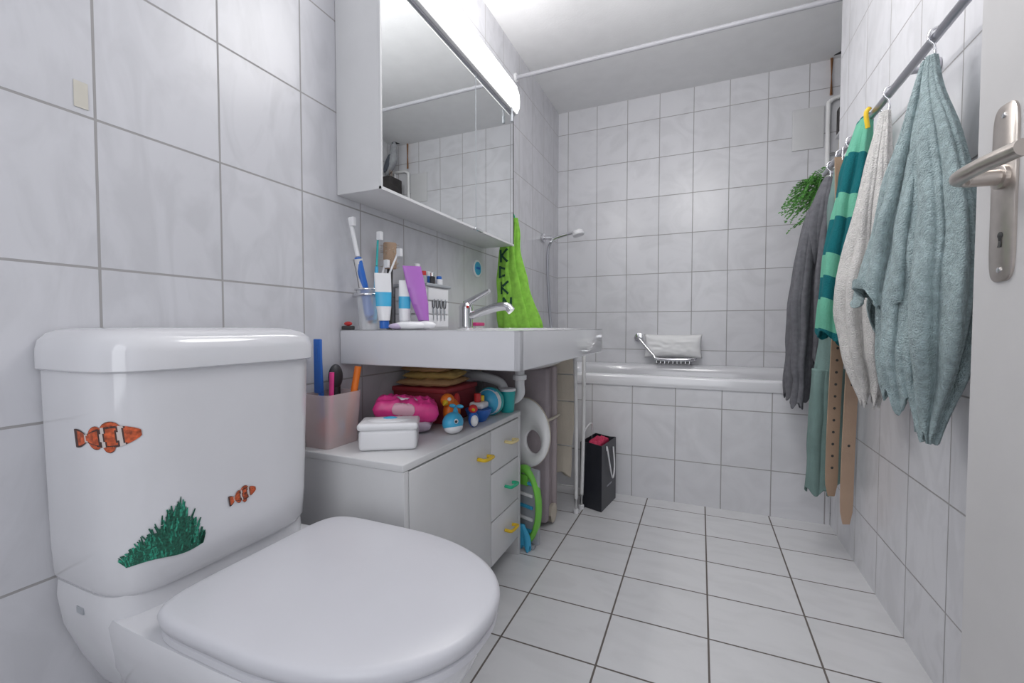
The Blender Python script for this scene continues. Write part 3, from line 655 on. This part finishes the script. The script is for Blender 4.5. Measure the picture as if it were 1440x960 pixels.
for off,nm in ((0,'cord_front'),(1,'cord_back')):
    base=c0+e1*off+ (nrm*.004 if off==0 else -nrm*.004);
    tube(nm,[base+e2*.28+Vector((0,0,.265)),base+e2*.30+Vector((0,0,.28 if off==0 else .33)),base+e2*.42+nrm*.01+Vector((0,0,.17 if off==0 else .36)),base+e2*.55+nrm*.012+Vector((0,0,.13 if off==0 else .365)),base+e2*.68+nrm*.01+Vector((0,0,.18 if off==0 else .35)),base+e2*.74+Vector((0,0,.265))],.0035,m_wp,gb)
pillow('tissue',tuple(ctr+Vector((0,0,.285))),.030,.07,.018,-.15,mat('red_tissue',(.55,.03,.10),.6),gb,0,.8)
for k in range(5): cyl('print_mark',tuple(c0+e2*(.36+k*.07)+nrm*.0015+Vector((0,0,.10))),tuple(c0+e2*(.36+k*.07)+nrm*.0022+Vector((0,0,.10))),.005,m_grey,gb,n=10)

# ------------------------------------------------------------------ towel rail and hanging things
tl=empty('towel_rail',(.45,1.4,1.45)); RX,RZ_=.452,1.447
cyl('tube',(RX,.95,RZ_),(RX,2.14,RZ_),.0095,m_rail,tl)
for y in (1.0,1.37,2.13):
    cyl('bracket',(XR-.0005,y,RZ_),(RX,y,RZ_),.007,m_rail,tl); cyl('bracket_rose',(XR-.0005,y,RZ_),(XR-.008,y,RZ_),.02,m_rail,tl)
def hook(y):
    tube('hook',[(RX+.002,y,RZ_+.018),(RX-.010,y,RZ_+.012),(RX-.013,y,RZ_-.005),(RX-.004,y,RZ_-.018),(RX-.002,y,RZ_-.04),(RX-.010,y,RZ_-.05),(RX-.020,y,RZ_-.042)],.003,m_chrome,tl)
for y in (1.225,1.47,1.80,1.92,2.04): hook(y)
t1_=empty('teal_bath_towel',(.43,1.22,1.0))
drape('right_lobe',[(1.405,RX-.008,1.225,.010,.012),(1.33,.440,1.215,.018,.032),(1.20,.438,1.18,.030,.072),(1.05,.436,1.145,.038,.10),(.92,.432,1.135,.043,.115),(.82,.43,1.130,.043,.110),(.74,.430,1.13,.035,.078),(.66,.428,1.135,.021,.04),(.610,.427,1.13,.012,.020)],m_tealtowel,t1_,folds=6,amp=.27,seed=11,rib=.004,nz=150,n=220)
drape('left_lobe',[(1.400,RX-.012,1.232,.010,.012),(1.28,.430,1.243,.022,.036),(1.15,.416,1.255,.034,.060),(1.0,.405,1.265,.044,.078),(.92,.398,1.27,.050,.090),(.87,.396,1.27,.053,.092),(.845,.397,1.265,.053,.090)],m_tealtowel,t1_,folds=5,amp=.27,seed=23,slant=-.07,sdir=math.pi,rib=.004,nz=130,n=200,hem=.028)
drape('inner_fold',[(1.2,.425,1.22,.02,.04),(.95,.408,1.22,.034,.060),(.80,.404,1.215,.036,.064),(.72,.407,1.21,.032,.056),(.665,.410,1.20,.026,.045)],m_tealtowel,t1_,folds=5,amp=.25,seed=29,rib=.004,nz=120,hem=.03,slant=-.03,sdir=2.4)
t2=empty('white_bath_towel',(.42,1.5,1.0))
drape('cloth',[(1.40,RX-.010,1.472,.010,.012),(1.30,.435,1.475,.020,.032),(1.15,.425,1.48,.032,.055),(1.0,.415,1.485,.044,.072),(.88,.41,1.485,.050,.082),(.78,.412,1.48,.043,.078),(.70,.42,1.47,.032,.055),(.635,.425,1.465,.018,.030)],m_whitetowel,t2,folds=6,amp=.26,seed=31,nz=120,n=200,hem=.02,rib=.003)
t3=empty('striped_beach_towel',(.41,1.68,1.1))
drape('cloth',[(1.458,RX-.002,1.66,.016,.050),(1.38,.440,1.66,.026,.055),(1.25,.425,1.665,.038,.062),(1.05,.408,1.67,.048,.068),(.90,.400,1.67,.053,.072),(.79,.397,1.67,.055,.073)],m_stripe,t3,folds=6,amp=.16,seed=44,slant=.02,sdir=0)
yt=empty('yellow_hair_clip',(.45,1.57,1.44)); tube('clip',[(RX-.012,1.585,RZ_+.015),(RX-.02,1.585,RZ_),(RX-.014,1.59,RZ_-.04)],.006,m_yellow,yt)
t4=empty('grey_hoodie',(.38,2.07,.95))
drape('torso',[(1.40,RX-.010,2.045,.012,.02),(1.33,.43,2.045,.028,.033),(1.22,.41,2.055,.042,.050),(1.05,.395,2.06,.052,.060),(.85,.385,2.06,.058,.064),(.66,.38,2.06,.062,.066),(.55,.378,2.06,.062,.064)],m_hoodie,t4,folds=6,amp=.14,seed=51)
drape('hood',[(1.395,RX-.015,2.01,.014,.018),(1.32,.42,2.00,.032,.03),(1.22,.405,1.995,.040,.034),(1.13,.40,1.99,.030,.026),(1.08,.40,1.99,.012,.012)],m_hoodie,t4,folds=4,amp=.14,seed=53,nz=30)
drape('sleeve_left',[(1.27,.385,2.0,.018,.02),(1.1,.362,1.985,.025,.024),(.9,.350,1.975,.026,.025),(.68,.343,1.97,.024,.024),(.62,.343,1.97,.019,.019),(.53,.343,1.97,.022,.022)],m_hoodie,t4,folds=4,amp=.14,seed=55,nz=50)
drape('sleeve_right',[(1.25,.43,1.985,.018,.018),(1.1,.420,1.975,.022,.022),(.95,.412,1.97,.022,.022),(.80,.408,1.97,.018,.018),(.70,.408,1.97,.020,.020)],m_hoodie,t4,folds=4,amp=.14,seed=57,nz=50)
t5=empty('sage_trousers',(.42,1.90,.6))
drape('waist',[(1.40,RX-.008,1.91,.012,.014),(1.25,.440,1.91,.024,.022),(1.05,.438,1.90,.030,.03),(.80,.432,1.895,.038,.040),(.60,.426,1.895,.044,.045)],m_pants,t5,folds=4,amp=.12,seed=61,nz=40)
drape('leg_left',[(.68,.405,1.89,.030,.034),(.5,.400,1.89,.034,.038),(.36,.398,1.89,.035,.040),(.235,.398,1.89,.036,.041)],m_pants,t5,folds=4,amp=.14,seed=63,nz=40)
drape('leg_right',[(.68,.450,1.895,.026,.032),(.5,.450,1.895,.028,.034),(.36,.450,1.895,.029,.036),(.27,.450,1.895,.030,.038)],m_pants,t5,folds=4,amp=.14,seed=65,nz=40)
bt=empty('leather_belt',(.44,1.80,.7))
def strap(name,x,y,zt_,zb,w,m,ang,holes):
    c,s=math.cos(ang),math.sin(ang); n=30; bm=bmesh.new(); R=[]
    for i in range(n+1):
        q=i/n; z=zt_+(zb-zt_)*q; ww=w*(1 if q<.96 else 1-(q-.96)*12); sw=.006*math.sin(q*5)
        cc=Vector((x+sw,y,z)); a=Vector((c,s,0)); nn=Vector((-s,c,0))*.0018
        R.append([bm.verts.new(p) for p in (cc-a*ww-nn,cc+a*ww-nn,cc+a*ww+nn,cc-a*ww+nn)])
    for A,B in zip(R,R[1:]):
        for i in range(4): bm.faces.new((A[i],A[(i+1)%4],B[(i+1)%4],B[i]))
    bm.faces.new(R[0]); bm.faces.new(R[-1]); fin(name,bm,m,bt,ang=.5)
    for k in range(holes):
        q=.45+k*.5/holes; z=zt_+(zb-zt_)*q; cc=Vector((x+.006*math.sin(q*5),y,z)); nn=Vector((s,-c,0))
        cyl('hole',cc+nn*.0012,cc+nn*.0024,.0045,m_dark,bt,n=12)
strap('strap_studded',.426,1.80,1.40,.25,.020,m_leather,.30,14)
strap('strap_plain',.466,1.785,1.40,.165,.021,mat('light_leather',(.50,.35,.25),.55,bump=.2),.35,3)
tube('buckle',[(.43,1.80,1.39),(.465,1.80,1.39),(.465,1.80,1.43),(.43,1.80,1.43),(.43,1.80,1.39)],.003,m_chrome,bt,smooth=False)

# ------------------------------------------------------------------ niche: radiator, pipe, fern, gull
rd=empty('towel_radiator',(.7,2.95,1.6))
tube('rail_near',[(.638,2.965,1.15),(.638,2.965,1.6),(.638,2.965,2.03),(.642,2.965,2.075),(.665,2.965,2.095),(.70,2.965,2.10),(.79,2.965,2.10)],.011,m_bw,rd)
tube('rail_far',[(.775,2.965,1.15),(.775,2.965,2.09)],.011,m_bw,rd,smooth=False)
for k in range(8): tube('rung',[(.640,2.965,1.2+k*.085),(.775,2.965,1.2+k*.085)],.008,m_bw,rd,smooth=False)
for z in (1.2,1.8): cyl('standoff',(.69,2.984,z),(.69,2.965,z),.007,m_wm,rd)
cp=empty('copper_pipe',(.66,2.97,2.2)); tube('pipe',[(.650,2.972,2.12),(.650,2.972,2.318)],.007,mat('copper',(.45,.22,.10),.4,.6),cp,smooth=False)
ap=empty('access_panel',(.5,2.98,1.9)); box('cover',.47,.622,2.976,2.9845,1.84,2.07,m_white,ap,.002)
sh=empty('corner_shelf',(.73,2.85,1.9)); box('board',.662,.799,2.76,2.925,1.855,1.870,m_wp,sh,.003); box('bracket',.79,.799,2.84,2.86,1.80,1.855,m_wm,sh)
gl=empty('gull_figurine',(.71,2.84,2.0)); gx_,gy_,gz=.706,2.845,1.8705
m_gull=mat('gull_white',(.36,.37,.39),.7,var=.2,scale=30); m_gullg=mat('gull_grey',(.08,.09,.115),.7,var=.2,scale=40)
box('base_block',gx_-.042,gx_+.082,gy_-.075,gy_+.070,gz,gz+.135,mat('driftwood',(.05,.045,.045),.9,bump=.8,bscale=40,var=.3),gl,.006)
K=1.22
for s in (-.012,.012): tube('leg',[(gx_+.012,gy_+s,gz+.133),(gx_+.012,gy_+s,gz+.215)],.004,m_leather,gl,smooth=False)
prof=[(-.050,.0,.005),(-.040,.02,.014),(-.026,.045,.027),(-.008,.078,.036),(.004,.110,.036),(.010,.140,.026),(.012,.160,.019),(.014,.178,.022),(.020,.194,.020),(.028,.204,.012),(.034,.206,.004)]
rings=[]
for i,(px,pz,r) in enumerate(prof):
    j=min(i+1,len(prof)-1);k=max(i-1,0); d=Vector((-(prof[j][0]-prof[k][0]),0,prof[j][1]-prof[k][1])).normalized(); a=Vector((0,1,0)); b=a.cross(d)
    c=Vector((gx_-px*K,gy_,gz+.165+pz*K)); rings.append([c+a*r*K*.85*math.cos(t*math.pi/12)+b*r*K*math.sin(t*math.pi/12) for t in range(24)])
loft('body',rings,m_gull,gl,ang=1.5)
for s in (-1,1): ell('wing',(gx_+.022,gy_+s*.030,gz+.250),.022,.012,.075,m_gullg,gl,tilt=-.42); ell('eye',(gx_-.026,gy_+s*.021,gz+.402),.005,.005,.005,m_black,gl)
cyl('beak',(gx_-.036,gy_,gz+.408),(gx_-.075,gy_,gz+.398),.008,m_black,gl,r2=.002)
fn=empty('hanging_fern',(.60,2.52,1.35)); fX,fY=.588,2.50
rev('pot',(fX,fY,1.24),(fX,fY,1.35),[(0,.05),(.05,.055),(1,.070)],m_leather,fn)
for k in range(3):
    a=k*2.09; tube('cord',[(fX+.067*math.cos(a),fY+.067*math.sin(a),1.345),(fX,fY,1.75)],.0015,m_beige,fn,smooth=False,n=5)
tube('cord_main',[(fX,fY,1.75),(fX,fY,2.319)],.0015,m_beige,fn,smooth=False,n=5)
bm=bmesh.new()
for k in range(85):
    a=random.uniform(0,6.28) if k%4==0 else random.uniform(2.3,4.1); Lf=random.uniform(.12,.24); up=random.uniform(.05,.24)
    dd=Vector((math.cos(a),math.sin(a),0)); sd=Vector((-dd.y,dd.x,0)); prev=None
    N=22
    for i in range(N):
        q=i/(N-1); p=Vector((fX,fY,1.345))+dd*Lf*q+Vector((0,0,up*math.sin(q*2.3)-.07*q*q))
        if p.x>.76 : continue
        w=.026*math.sin(math.pi*min(1,q*.9+.1))*(1-.3*q)
        if i>2:
            for s in (-1,1):
                jt=Vector((random.uniform(-.004,.004),random.uniform(-.004,.004),random.uniform(-.006,.006)))
                tip=p+sd*s*w+dd*.008+Vector((0,0,-.006))+jt; mid=p+sd*s*w*.5+jt*.5
                v=[bm.verts.new(x) for x in (p,mid+dd*.0065,tip,mid-dd*.0045)]; bm.faces.new(v)
        if prev is not None:
            v=[bm.verts.new(x) for x in (prev-sd*.0012,prev+sd*.0012,p+sd*.0012,p-sd*.0012)]; bm.faces.new(v)
        prev=p
fin('fronds',bm,m_leaf,fn,smooth=False)

# ------------------------------------------------------------------ lights
cl=empty('added_fill_mount',(-.1,1.15,2.3))  # unseen fixture and canopy, added to go with the point fill below
cyl('added_canopy',(-.1,1.25,2.319),(-.1,1.25,2.285),.07,m_wp,cl)
def area(n,loc,rot,sx,sy,e,col=(1,1,1)):
    l=D.lights.new(n,'AREA'); l.shape='RECTANGLE'; l.size=sx; l.size_y=sy; l.energy=e; l.color=col
    o=D.objects.new(n,l); o.location=loc; o.rotation_euler=rot; C.collection.objects.link(o); return o
pt=D.lights.new('added_fill_point','POINT'); pt.energy=14.5; pt.shadow_soft_size=.22; pt.color=(1,.99,.98)  # added point fill that brightens the ceiling and back wall, not a known lamp
po=D.objects.new('added_fill_point',pt); po.location=(-.05,1.30,2.04); C.collection.objects.link(po)
area('added_fill_behind_camera',(-.1,-.75,1.35),(math.radians(90),0,0),.9,1.7,11,(.93,.96,1))  # added area fill behind the camera, in front of a closed wall
area('mirror_lamp_light',(-.738,1.377,1.85),(0,math.radians(-65),0),.10,.86,5.5,(1,.98,.96))
area('mirror_lamp_uplight',(-.85,1.377,1.925),(math.radians(180),0,0),.12,.86,3.5,(1,.98,.96))
w=D.worlds.new('world'); S.world=w; w.use_nodes=True; w.node_tree.nodes['Background'].inputs[0].default_value=(.8,.85,.95,1); w.node_tree.nodes['Background'].inputs[1].default_value=.4

# ------------------------------------------------------------------ camera
cam=D.cameras.new('camera'); co=D.objects.new('camera',cam); C.collection.objects.link(co)
cam.sensor_width=36; cam.lens=615/1440*36; cam.clip_start=.02
co.location=(0,0,.83); co.rotation_euler=(math.radians(90-1.86),0,math.radians(23.3))
S.camera=co
S.view_settings.view_transform='Standard'; S.view_settings.look='None'; S.view_settings.exposure=0
